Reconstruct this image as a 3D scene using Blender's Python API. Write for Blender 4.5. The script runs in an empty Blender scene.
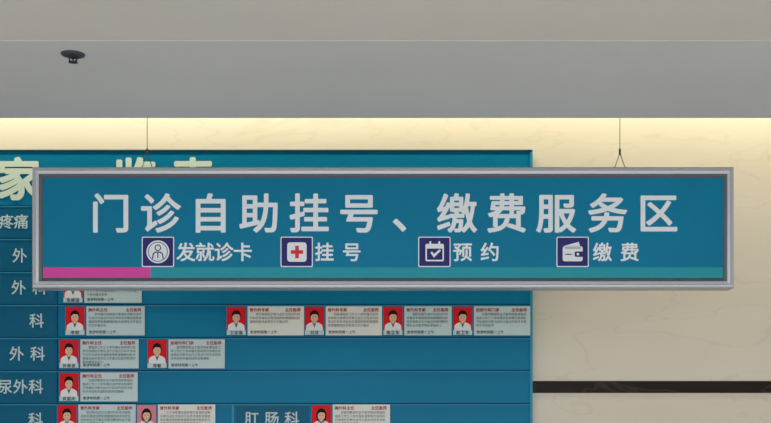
import bpy, math, random
from mathutils import Matrix, Vector
random.seed(7)
sc = bpy.context.scene
sc.view_settings.view_transform = 'Standard'
F = 1071.0; HY = 425.0; CX = 385.5; EYE = 1.6
D_SIGN = 5.48; D_WALL = 7.5; CEIL = 3.09

def lin(c):
    r = []
    for v in c:
        v /= 255.0
        r.append(v/12.92 if v <= 0.04045 else ((v+0.055)/1.055)**2.4)
    return (r[0], r[1], r[2], 1.0)

def mat(name, col, rough=0.5, metal=0.0, spec=0.4, noise=0.0, nscale=8.0, emis=None):
    m = bpy.data.materials.new(name); m.use_nodes = True
    nt = m.node_tree; b = nt.nodes['Principled BSDF']
    b.inputs['Roughness'].default_value = rough
    b.inputs['Metallic'].default_value = metal
    b.inputs['Specular IOR Level'].default_value = spec
    c = lin(col)
    if noise > 0:
        tc = nt.nodes.new('ShaderNodeTexCoord')
        n = nt.nodes.new('ShaderNodeTexNoise'); n.inputs['Scale'].default_value = nscale
        n.inputs['Detail'].default_value = 5
        nt.links.new(tc.outputs['Object'], n.inputs['Vector'])
        r = nt.nodes.new('ShaderNodeValToRGB')
        r.color_ramp.elements[0].position = 0.3; r.color_ramp.elements[1].position = 0.7
        r.color_ramp.elements[0].color = (c[0]*(1-noise), c[1]*(1-noise), c[2]*(1-noise), 1)
        r.color_ramp.elements[1].color = (min(1, c[0]*(1+noise)), min(1, c[1]*(1+noise)), min(1, c[2]*(1+noise)), 1)
        nt.links.new(n.outputs['Fac'], r.inputs['Fac'])
        nt.links.new(r.outputs['Color'], b.inputs['Base Color'])
    else:
        b.inputs['Base Color'].default_value = c
    return m

# ---------------- glyph cache
_g = {}
def glyph(ch, res):
    k = (ch, res)
    if k in _g: return _g[k]
    cu = bpy.data.curves.new('t', 'FONT'); cu.body = ch; cu.size = 1.0
    cu.resolution_u = res
    ob = bpy.data.objects.new('t', cu); sc.collection.objects.link(ob)
    dg = bpy.context.evaluated_depsgraph_get()
    me = bpy.data.meshes.new_from_object(ob.evaluated_get(dg))
    vs = [tuple(v.co) for v in me.vertices]; fs = [tuple(p.vertices) for p in me.polygons]
    bpy.data.meshes.remove(me)
    bpy.data.objects.remove(ob); bpy.data.curves.remove(cu)
    _g[k] = (vs, fs); return _g[k]
vs, _ = glyph('国', 2)
x0 = min(v[0] for v in vs); x1 = max(v[0] for v in vs)
y0 = min(v[1] for v in vs); y1 = max(v[1] for v in vs)
EM = (x1-x0)/0.83; GX = (x0+x1)/2; GY = (y0+y1)/2

class B:
    """mesh accumulator for flat artwork and built parts"""
    def __init__(s, D):
        s.v = []; s.f = []; s.mi = []; s.mats = []; s.D = D; s.k = D/F
    def X(s, u): return (u-CX)*s.k
    def Z(s, w): return EYE+(HY-w)*s.k
    def m(s, mt):
        if mt not in s.mats: s.mats.append(mt)
        return s.mats.index(mt)
    def raw(s, vs, fs, mt):
        o = len(s.v); s.v += vs; i = s.m(mt)
        for f in fs: s.f.append(tuple(a+o for a in f)); s.mi.append(i)
    def poly(s, pts, y, mt):
        a = sum(pts[i][0]*pts[(i+1) % len(pts)][1]-pts[(i+1) % len(pts)][0]*pts[i][1] for i in range(len(pts)))
        if a > 0: pts = pts[::-1]
        s.raw([(s.X(p[0]), y, s.Z(p[1])) for p in pts], [tuple(range(len(pts)))], mt)
    def rect(s, a, b, c, d, y, mt): s.poly([(a, b), (c, b), (c, d), (a, d)], y, mt)
    def rrect(s, a, b, c, d, r, y, mt):
        pts = []
        for (cx, cy, s0) in ((c-r, b+r, -90), (c-r, d-r, 0), (a+r, d-r, 90), (a+r, b+r, 180)):
            for i in range(6):
                t = math.radians(s0+18*i); pts.append((cx+r*math.cos(t), cy+r*math.sin(t)))
        s.poly(pts, y, mt)
    def ell(s, cx, cy, rx, ry, y, mt, a0=0, a1=360, n=24):
        pts = [(cx+rx*math.cos(math.radians(a0+(a1-a0)*i/n)), cy+ry*math.sin(math.radians(a0+(a1-a0)*i/n))) for i in range(n if a1-a0 == 360 else n+1)]
        s.poly(pts, y, mt)
    def ring(s, cx, cy, r0, r1, y, mt, n=28):
        for i in range(n):
            t, u = 2*math.pi*i/n, 2*math.pi*(i+1)/n
            s.poly([(cx+r0*math.cos(t), cy+r0*math.sin(t)), (cx+r1*math.cos(t), cy+r1*math.sin(t)),
                    (cx+r1*math.cos(u), cy+r1*math.sin(u)), (cx+r0*math.cos(u), cy+r0*math.sin(u))], y, mt)
    def box(s, xa, xb, ya, yb, za, zb, mt):
        v = [(x, y, z) for x in (xa, xb) for y in (ya, yb) for z in (za, zb)]
        s.raw(v, [(0, 1, 3, 2), (4, 6, 7, 5), (0, 4, 5, 1), (2, 3, 7, 6), (0, 2, 6, 4), (1, 5, 7, 3)], mt)
    def pbox(s, a, b, c, d, ya, yb, mt): s.box(s.X(a), s.X(c), ya, yb, s.Z(d), s.Z(b), mt)
    def text(s, st, cx, cy, em, sp, y, mt, bold=0.0, res=3):
        """bold = stroke growth in em; built from offset copies of the clean glyph"""
        n = len(st)
        offs = [(0, 0)]
        if bold > 0:
            kk = 8 if em > 12 else 4
            offs += [(bold*math.cos(2*math.pi*(j+0.5)/kk), bold*math.sin(2*math.pi*(j+0.5)/kk)) for j in range(kk)]
        for i, ch in enumerate(st):
            if ch == ' ': continue
            vs, fs = glyph(ch, res)
            q = em/EM*s.k
            ox = s.X(cx+(i-(n-1)/2)*sp); oz = s.Z(cy)
            for j, (du, dv) in enumerate(offs):
                e = em*s.k
                s.raw([(ox+(v[0]-GX)*q+du*e, y-j*0.00004, oz+(v[1]-GY)*q+dv*e) for v in vs], fs, mt)
    def lathe(s, cx, cy, cz, prof, mt, n=24):
        vs = []; fs = []
        for r, z in prof:
            for i in range(n):
                t = 2*math.pi*i/n; vs.append((cx+r*math.cos(t), cy+r*math.sin(t), cz+z))
        for j in range(len(prof)-1):
            for i in range(n):
                k = (i+1) % n; fs.append((j*n+i, j*n+k, (j+1)*n+k, (j+1)*n+i))
        s.raw(vs, fs, mt)
    def tube(s, pts, r, mt, n=8):
        for a, b in zip(pts[:-1], pts[1:]):
            a = Vector(a); b = Vector(b); d = (b-a).normalized()
            u = d.orthogonal().normalized(); w = d.cross(u)
            vs = [tuple(p+u*r*math.cos(2*math.pi*i/n)+w*r*math.sin(2*math.pi*i/n)) for p in (a, b) for i in range(n)]
            fs = [(i, (i+1) % n, n+(i+1) % n, n+i) for i in range(n)]
            fs += [tuple(range(n))[::-1], tuple(range(n, 2*n))]
            s.raw(vs, fs, mt)
    def make(s, name, parent=None, smooth=False):
        me = bpy.data.meshes.new(name)
        xs = [v[0] for v in s.v]; ys = [v[1] for v in s.v]; zs = [v[2] for v in s.v]
        c = Vector(((min(xs)+max(xs))/2, (min(ys)+max(ys))/2, (min(zs)+max(zs))/2))
        if parent: c = Vector(parent['c'])
        me.from_pydata([(v[0]-c[0], v[1]-c[1], v[2]-c[2]) for v in s.v], [], s.f)
        for m_ in s.mats: me.materials.append(m_)
        for p, i in zip(me.polygons, s.mi): p.material_index = i; p.use_smooth = smooth
        ob = bpy.data.objects.new(name, me); sc.collection.objects.link(ob)
        if parent: ob.parent = parent
        else: ob.location = c
        return ob
def empty(name, loc):
    e = bpy.data.objects.new(name, None); e.location = loc; e['c'] = list(loc); e.empty_display_size = 0.2
    sc.collection.objects.link(e); return e

# ---------------- materials
M_ceil_lit = mat('ceiling_lit_tone', (224, 221, 217), 0.8, spec=0.1, noise=0.02, nscale=1.5)  # extra light on the near ceiling is put into this lighter tone
M_ceil2 = mat('soffit_paint', (214, 217, 221), 0.8, spec=0.1, noise=0.02, nscale=1.5)
M_floor = mat('floor_stone', (208, 207, 206), 0.35, noise=0.06, nscale=3)
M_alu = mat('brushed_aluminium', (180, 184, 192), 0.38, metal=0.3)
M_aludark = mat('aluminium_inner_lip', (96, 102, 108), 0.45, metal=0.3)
M_back = mat('sign_back_sheet', (150, 152, 155), 0.5)
M_face = mat('sign_blue_film', (0, 118, 156), 0.5, spec=0.14, noise=0.07, nscale=1.2)
M_teal = mat('sign_teal_stripe', (38, 148, 164), 0.5, spec=0.15)
M_pink = mat('sign_pink_stripe', (205, 75, 160), 0.5, spec=0.15)
M_white = mat('sign_white_vinyl', (222, 230, 236), 0.5, spec=0.2)
M_navy = mat('icon_navy', (44, 44, 112), 0.5, spec=0.15)
M_red = mat('icon_red', (210, 50, 70), 0.5, spec=0.2)
M_wire = mat('steel_wire', (84, 80, 72), 0.5, metal=0.5)
M_board = mat('board_blue', (0, 120, 164), 0.4, spec=0.12, noise=0.05, nscale=1.0)
M_cell = mat('board_label_cell', (6, 96, 134), 0.4, spec=0.12)
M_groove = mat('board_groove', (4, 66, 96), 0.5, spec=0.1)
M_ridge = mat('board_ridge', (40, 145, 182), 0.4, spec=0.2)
M_lab = mat('board_label_white', (190, 214, 222), 0.5, spec=0.2)
M_head = mat('board_header_letters', (205, 225, 215), 0.5, spec=0.2)
M_card = mat('card_paper', (190, 214, 222), 0.4, spec=0.3)
M_card2 = mat('card_paper_light', (222, 226, 226), 0.4, spec=0.3)
M_ink = mat('card_ink', (46, 56, 68), 0.6)
M_inkr = mat('card_ink_red', (165, 45, 60), 0.6)
M_pbg = mat('portrait_red', (215, 22, 36), 0.5, spec=0.15)
M_pbg2 = mat('portrait_pink', (215, 120, 145), 0.4)
M_skin = mat('portrait_skin', (228, 180, 152), 0.5)
M_hair = mat('portrait_hair', (24, 20, 22), 0.5, spec=0.1)
M_coat = mat('portrait_coat', (225, 230, 238), 0.5)
M_shirt = mat('portrait_shirt', (60, 80, 130), 0.5)
M_spk = mat('sprinkler_metal', (60, 62, 66), 0.35, metal=0.7)
M_spk2 = mat('sprinkler_flange', (84, 86, 92), 0.4, metal=0.5)

def marble(name, c0, c1, vein, vs_=0.12, spec=0.25):
    m = bpy.data.materials.new(name); m.use_nodes = True
    nt = m.node_tree; b = nt.nodes['Principled BSDF']; N = nt.nodes.new; L = nt.links.new
    b.inputs['Roughness'].default_value = 0.35
    b.inputs['Specular IOR Level'].default_value = spec
    tc = N('ShaderNodeTexCoord'); mp = N('ShaderNodeMapping')
    mp.inputs['Rotation'].default_value = (0, math.radians(35), 0)
    mp.inputs['Scale'].default_value = (0.5, 1, 1.6)
    L(tc.outputs['Object'], mp.inputs['Vector'])
    n1 = N('ShaderNodeTexNoise'); n1.inputs['Scale'].default_value = 0.9; n1.inputs['Detail'].default_value = 6
    L(mp.outputs['Vector'], n1.inputs['Vector'])
    r1 = N('ShaderNodeValToRGB'); r1.color_ramp.elements[0].position = 0.35; r1.color_ramp.elements[1].position = 0.65
    r1.color_ramp.elements[0].color = lin(c0); r1.color_ramp.elements[1].color = lin(c1)
    L(n1.outputs['Fac'], r1.inputs['Fac'])
    n2 = N('ShaderNodeTexNoise'); n2.inputs['Scale'].default_value = 1.7; n2.inputs['Detail'].default_value = 4
    n2.inputs['Distortion'].default_value = 0.5
    L(mp.outputs['Vector'], n2.inputs['Vector'])
    r2 = N('ShaderNodeValToRGB'); e = r2.color_ramp.elements
    e[0].position = 0.488; e[0].color = (0, 0, 0, 1); e[1].position = 0.5; e[1].color = (1, 1, 1, 1)
    x = e.new(0.512); x.color = (0, 0, 0, 1)
    L(n2.outputs['Fac'], r2.inputs['Fac'])
    ml = N('ShaderNodeMath'); ml.operation = 'MULTIPLY'; ml.inputs[1].default_value = vs_
    L(r2.outputs['Color'], ml.inputs[0])
    mx = N('ShaderNodeMixRGB'); mx.inputs['Color2'].default_value = lin(vein)
    L(ml.outputs[0], mx.inputs['Fac']); L(r1.outputs['Color'], mx.inputs['Color1'])
    L(mx.outputs['Color'], b.inputs['Base Color'])
    return m
M_marble = marble('cream_marble', (214, 208, 196), (223, 217, 206), (170, 158, 138), 0.14)
M_blackm = marble('dark_marble_band', (24, 18, 16), (46, 38, 34), (120, 110, 100), 0.15, 0.08)

# ---------------- room shell
def slab(name, xa, xb, ya, yb, za, zb, m):
    b = B(1); b.box(xa, xb, ya, yb, za, zb, m); return b.make(name)
slab('floor', -6.2, 6.2, -6, 7.7, -0.1, 0, M_floor)
slab('wall_back', -6, 6, D_WALL, D_WALL+0.2, 0, 4.3, M_marble)
slab('wall_left', -6.2, -6, -6, 7.7, 0, 4.3, M_marble)
slab('wall_right', 6, 6.2, -6, 7.7, 0, 4.3, M_marble)
Y_EDGE = (CEIL-EYE)*F/(HY-118); Y_STEP = (CEIL-EYE)*F/(HY-41)
b = B(1)
b.box(-6, 6, Y_STEP, Y_EDGE, CEIL, 4.3, M_ceil2)
b.box(-6, 6, -6, Y_STEP, CEIL+0.0012, 4.3, M_ceil_lit)
b.box(-6, 6, Y_EDGE, 7.7, 4.3, 4.4, M_ceil_lit)
b.make('ceiling')
kb = B(D_WALL)
kb.box(-6, 6, D_WALL-0.006, D_WALL, kb.Z(393), kb.Z(381), M_blackm)
kb.make('trim_1')

# ---------------- staff directory board
DB = 7.42
b = B(DB); Y = DB; YB = 7.478
L0, R0, T0, BT = -330, 531, 151, 655.5
b.pbox(L0, T0, R0, BT, Y, YB, M_board)
b.pbox(L0, T0-1, R0+1, T0+1, Y-0.008, YB, M_groove)
b.pbox(R0-1, T0-1, R0+1.5, BT, Y-0.008, YB, M_ridge)
for u in (-300, 100, 500): b.pbox(u, 170, u+8, 640, YB, D_WALL-0.0065, M_groove)
b.pbox(L0, 640, R0, BT, Y-0.007, Y, M_groove)
rows = [206+33*i for i in range(14)]
for i, r in enumerate(rows):
    b.pbox(L0, r-1.0, R0-1, r+0.2, Y-0.004, Y, M_groove)
    b.pbox(L0, r+0.2, R0-1, r+1.0, Y-0.007, Y, M_ridge)  # lighter colour paints the highlight beside each dark row line
for i in range(13):
    r = rows[i]
    b.pbox(-40, r+2, 56, r+31.5, Y-0.003, Y, M_cell)
    if i >= 6: b.pbox(236, r+2, 309, r+31.5, Y-0.003, Y, M_cell)
b.pbox(57, 206, 58, BT, Y-0.006, Y, M_groove)
b.pbox(232, rows[6], 234, BT, Y-0.006, Y, M_ridge)
yt = Y-0.0075
for i, ch in enumerate('专家一览表'):
    b.text(ch, -39+58*i, 180, 44, 0, yt, M_head, 0.034, 4)
def lab(s, cx, cy, sp=15): b.text(s, cx, cy, 15, sp, yt, M_lab, 0.015, 3)
lab('疼痛', 14, 222); lab('外', 20, 256); lab('科', 42, 256)
lab('外', 19, 288); lab('科', 40, 288); lab('科', 37, 321)
lab('外', 17, 354); lab('科', 38, 354); lab('泌尿外科', 13, 387, 15.5)
lab('科', 36, 420); lab('肛肠科', 272, 419, 20)
lab('儿科', 30, 452, 16); lab('骨科', 272, 452, 20)
b.make('staff_directory_board')

# ---------------- doctor cards
words = '主任医师教授毕业于医学院从事临床工作三十余年擅长各种常见疾病的诊断与治疗尤其对外科手术具有丰富经验熟练掌握微创技术发表论文多篇'
c = B(DB); yc = Y-0.0115
def card(x, y, w=79, h=30, light=False, female=False, pink=False, nl=4, name='张建国'):
    pw = 21; yb = Y-0.0085
    c.pbox(x, y, x+pw+0.5, y+h, yc, yb, M_board)
    c.pbox(x+pw+0.8, y, x+w, y+h, yc, yb, M_card2 if light else M_card)
    y1 = yc-0.0015; y2 = y1-0.001; y3 = y2-0.001; y4 = y3-0.001
    c.rect(x+1, y+0.6, x+pw-1, y+h-5, y1, M_pbg2 if pink else M_pbg)
    c.rect(x+1, y+h-5, x+pw-1, y+h-0.4, y1, M_card)
    mx = x+pw/2; by = y+h-5
    c.poly([(mx-8.5, by), (mx-8, by-5), (mx-5.5, by-7), (mx-2, by-8.3), (mx+2, by-8.3), (mx+5.5, by-7), (mx+8, by-5), (mx+8.5, by)], y2, M_coat)
    if female: c.ell(mx, by-12.5, 5.2, 6.6, y2, M_hair)
    c.poly([(mx-2.2, by-8.4), (mx+2.2, by-8.4), (mx, by-2.5)], y3, M_shirt)
    c.poly([(mx-1.6, by-11), (mx+1.6, by-11), (mx+1.5, by-7.4), (mx, by-6.2), (mx-1.5, by-7.4)], y3-0.0004, M_skin)
    c.ell(mx, by-14.6, 4.5, 5.6, y3, M_hair)
    c.ell(mx, by-12.8, 3.7, 4.8, y4, M_skin)
    c.poly([(mx-4.1, by-13.5), (mx-3.8, by-17.4), (mx, by-19.4), (mx+3.8, by-17.4), (mx+4.1, by-13.5), (mx+2.6, by-15.9), (mx-1.5, by-16.2)], y4-0.0005, M_hair)
    for dx in (-1.4, 1.4): c.ell(mx+dx, by-13.2, 0.6, 0.35, y4-0.0008, M_hair, n=8)
    c.poly([(mx-0.9, by-10.4), (mx+0.9, by-10.4), (mx, by-9.9)], y4-0.0008, M_inkr)
    c.text(name, mx, y+h-2.6, 4.0, 4.4, y1-0.001, M_ink, 0.03, 1)
    tx = x+pw+3; tw = w-pw-5
    hd = random.choice(['普外科专家', '泌尿外科门诊', '神经外科专家', '胸外科主任'])
    c.text(hd, tx+len(hd)*1.9, y+3.6, 3.8, 3.9, y1, M_inkr, 0.04, 1)
    c.text('主任医师', tx+tw-9, y+3.6, 3.8, 3.9, y1, M_inkr, 0.04, 1)
    o = random.randint(0, 30); n = int(tw/2.95)
    for i in range(nl):
        k = n-2 if i == 0 else (n if i < nl-1 else random.randint(n//3, n-2))
        s = ''.join(words[(o+j+i*13) % len(words)] for j in range(k))
        st = tx+(n-k if i == 0 else 0)*2.95
        c.text(s, st+k*2.95/2, y+8+i*3.7, 3.0, 2.95, y1, M_ink, 0.0, 1)
    c.text('坐诊时间周一上午', tx+14, y+h-3.3, 3.3, 3.4, y1, M_ink, 0.03, 1)
card(63, 272, 79, 31, nl=5)
card(65, 306.5, 80, 29, name='李明')
card(226, 306.5, 78, 29, light=True, name='王志强', nl=3)
card(304, 306.5, 78, 29, name='刘洋', light=True)
card(382.5, 306.5, 69, 29, name='陈立军')
card(452, 306.5, 78, 29, name='赵卫东')
card(59, 339.5, 80, 29, name='孙海波', nl=5)
card(147, 339.5, 78, 29, name='周敏', nl=4)
card(59, 372.5, 79, 29, name='吴国庆')
card(57, 404.5, 79, 29, name='郑军')
card(136.5, 404.5, 79, 29, name='林芳', female=True, pink=True, light=True)
card(311, 404.5, 79, 29, light=True, female=True, name='黄丽')
card(59, 438, 79, 29, name='何平'); card(311, 438, 79, 29, name='高峰')
c.make('doctor_profile_cards')

# ---------------- hanging sign
s = B(D_SIGN)
A, C_, Tt, Bb = 32.0, 734.0, 167.0, 288.0
xl, xr, zt, zb = s.X(A), s.X(C_), s.Z(Tt), s.Z(Bb)
ctr = ((xl+xr)/2, D_SIGN+0.05, (zt+zb)/2)
root = empty('hanging_wayfinding_sign', ctr)
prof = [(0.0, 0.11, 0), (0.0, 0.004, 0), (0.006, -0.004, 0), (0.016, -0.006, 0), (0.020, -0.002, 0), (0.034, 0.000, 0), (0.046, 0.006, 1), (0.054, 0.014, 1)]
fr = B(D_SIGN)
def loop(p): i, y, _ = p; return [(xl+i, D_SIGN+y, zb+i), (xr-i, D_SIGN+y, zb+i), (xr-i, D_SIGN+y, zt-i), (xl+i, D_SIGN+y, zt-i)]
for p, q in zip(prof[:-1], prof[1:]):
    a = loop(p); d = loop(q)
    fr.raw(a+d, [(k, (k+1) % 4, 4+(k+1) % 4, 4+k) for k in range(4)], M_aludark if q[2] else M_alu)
fr.make('frame', root)
bp = B(D_SIGN); bp.box(xl+0.002, xr-0.002, D_SIGN+0.10, D_SIGN+0.108, zb+0.002, zt-0.002, M_back); bp.make('back_panel', root)
yf = D_SIGN+0.012
fc = B(D_SIGN)
fc.box(xl+0.05, xr-0.05, yf, yf+0.01, zb+0.05, zt-0.05, M_face)
ya = yf-0.001
fc.rect(150, 267, C_-10.5, 277.6, ya, M_teal)
fc.rect(A+10.5, 267, 150, 277.6, ya, M_pink)
fc.make('face_panel', root)
tx = B(D_SIGN)
for ch, x in zip('门诊自助挂号、缴费服务区', (110, 160, 210, 259, 309, 359, 412, 457, 507, 556.5, 608, 658.5)):
    tx.text(ch, x, 213.5, 41, 0, ya, M_white, 0.022, 6)
for st, x0_, sp in (('发就诊卡', 214, 19), ('挂号', 338, 27.5), ('预约', 476.5, 27.5), ('缴费', 616.5, 27.5)):
    tx.text(st, x0_, 252, 19.5, sp, ya, M_white, 0.02, 4)
tx.make('lettering', root)
ic = B(D_SIGN); y1 = ya-0.0008; y2 = y1-0.0008; y3 = y2-0.0008
for x in (142, 281, 419, 557.5):
    ic.rrect(x-0.7, 236.3, x+31.7, 266.7, 1.5, ya, M_white)
    ic.rrect(x+0.3, 237.3, x+30.7, 265.7, 1, y1, M_navy)
ic.ell(157.5, 251.5, 11.5, 11.5, y2, M_white, n=36); ic.ring(157.5, 251.5, 9.2, 9.9, y3, M_navy)
ic.ring(157.5, 247.5, 2.3, 3.3, y3, M_navy)
ic.poly([(151.5, 258.5), (152.5, 253), (155, 251.3), (160, 251.3), (162.5, 253), (163.5, 258.5), (162.3, 258.5), (161.5, 253.8), (159.6, 252.4), (155.4, 252.4), (153.5, 253.8), (152.7, 258.5)], y3, M_navy)
ic.rect(157, 252.5, 158, 258, y3-0.0005, M_navy)
ic.rrect(287, 242, 306.5, 261.5, 3, y2, M_white)
ic.rect(295, 245.5, 298.7, 258, y3, M_red); ic.rect(290.6, 249.9, 303, 253.6, y3-0.0002, M_red)
ic.rrect(425.5, 243.5, 444, 261, 1.5, y2, M_white); ic.rect(427, 248.3, 442.5, 259.5, y3, M_navy)
for x in (429.5, 438.5): ic.rect(x, 241, x+1.8, 246, y3, M_white)
ic.poly([(430.5, 252.5), (432, 251), (434, 253.6), (439.8, 249), (441, 250.4), (434, 257.4)], y3-0.0006, M_white)
ic.rrect(563, 246, 583, 261, 2, y2, M_white); ic.poly([(564, 245.6), (579, 241.5), (580.5, 245.6)], y2, M_white)
ic.rect(565, 247.3, 581, 248.1, y3, M_navy)
ic.rrect(575, 251.2, 584, 256.6, 1.5, y3, M_navy); ic.ell(578.2, 253.9, 1.3, 1.3, y3-0.0006, M_white); ic.rect(565.5, 253.5, 572, 254.5, y3, M_navy)
ic.make('service_icons', root)
w = B(D_SIGN); yw = D_SIGN+0.05
for u in (145, 622):
    x = w.X(u); h = 0.085
    w.tube([(x, yw, zt+h), (x, yw, 4.3)], 0.0018, M_wire)
    w.tube([(x-0.03, yw, zt-0.002), (x, yw, zt+h), (x+0.03, yw, zt-0.002)], 0.002, M_wire)
    w.lathe(x, yw, zt+h, [(0.0, -0.012), (0.006, -0.01), (0.006, 0.02), (0.0, 0.024)], M_wire, 10)
    for dx in (-0.03, 0.03): w.lathe(x+dx, yw, zt, [(0.010, 0), (0.010, 0.004), (0.004, 0.006), (0.004, 0.012), (0, 0.013)], M_wire, 10)
w.make('suspension_wires', root)

# ---------------- fire sprinkler
p = B(1); dy = (CEIL-EYE)*F/(HY-54); sx = (73-CX)*dy/F
p.lathe(sx, dy, CEIL, [(0.048, 0), (0.047, -0.004), (0.036, -0.008), (0.022, -0.010)], M_spk2, 28)
p.lathe(sx, dy, CEIL, [(0.022, -0.008), (0.016, -0.010), (0.014, -0.016), (0.010, -0.018), (0.0, -0.018)], M_spk, 20)
for a in (0, math.pi):
    p.tube([(sx+0.013*math.cos(a), dy, CEIL-0.016), (sx+0.016*math.cos(a), dy, CEIL-0.024), (sx+0.003*math.cos(a), dy, CEIL-0.033)], 0.0025, M_spk)
p.tube([(sx, dy, CEIL-0.016), (sx, dy, CEIL-0.032)], 0.003, M_spk)
p.lathe(sx, dy, CEIL-0.033, [(0.0, 0.002), (0.018, 0.001), (0.019, -0.001), (0.0, -0.003)], M_spk, 16)
p.make('fire_sprinkler', smooth=True)

# ---------------- lights
def area(name, loc, sx_, sy_, e, col, rot=(0, 0, 0)):
    l = bpy.data.lights.new(name, 'AREA'); l.shape = 'RECTANGLE'; l.size = sx_; l.size_y = sy_; l.energy = e; l.color = col
    o = bpy.data.objects.new(name, l); o.location = loc; o.rotation_euler = rot; sc.collection.objects.link(o); return o
area('cove_light', (0, 7.15, 4.15), 11.8, 0.06, 88, (1.0, 0.89, 0.60), (math.radians(25), 0, 0))
area('rear_fill', (0, -5.5, 1.6), 11, 3.0, 340, (0.95, 0.98, 1.0), (math.radians(95), 0, 0))  # added fill behind the camera, tilted up to brighten the ceiling
area('floor_bounce_fill', (0, 0.2, 3.05), 8, 3.0, 150, (1.0, 0.98, 0.96))  # unseen added fill; lights the floor so it bounces onto the ceiling
wd = bpy.data.worlds.new('World'); sc.world = wd; wd.use_nodes = True
wd.node_tree.nodes['Background'].inputs[0].default_value = (0.95, 0.97, 1.0, 1)
wd.node_tree.nodes['Background'].inputs[1].default_value = 0.3

cam = bpy.data.cameras.new('Camera'); cam.lens = F/771*36; cam.sensor_width = 36; cam.sensor_fit = 'HORIZONTAL'
cam.shift_y = (HY-211.5)/771
co = bpy.data.objects.new('Camera', cam); co.location = (0, 0, EYE); co.rotation_euler = (math.radians(90), 0, 0)
sc.collection.objects.link(co); sc.camera = co
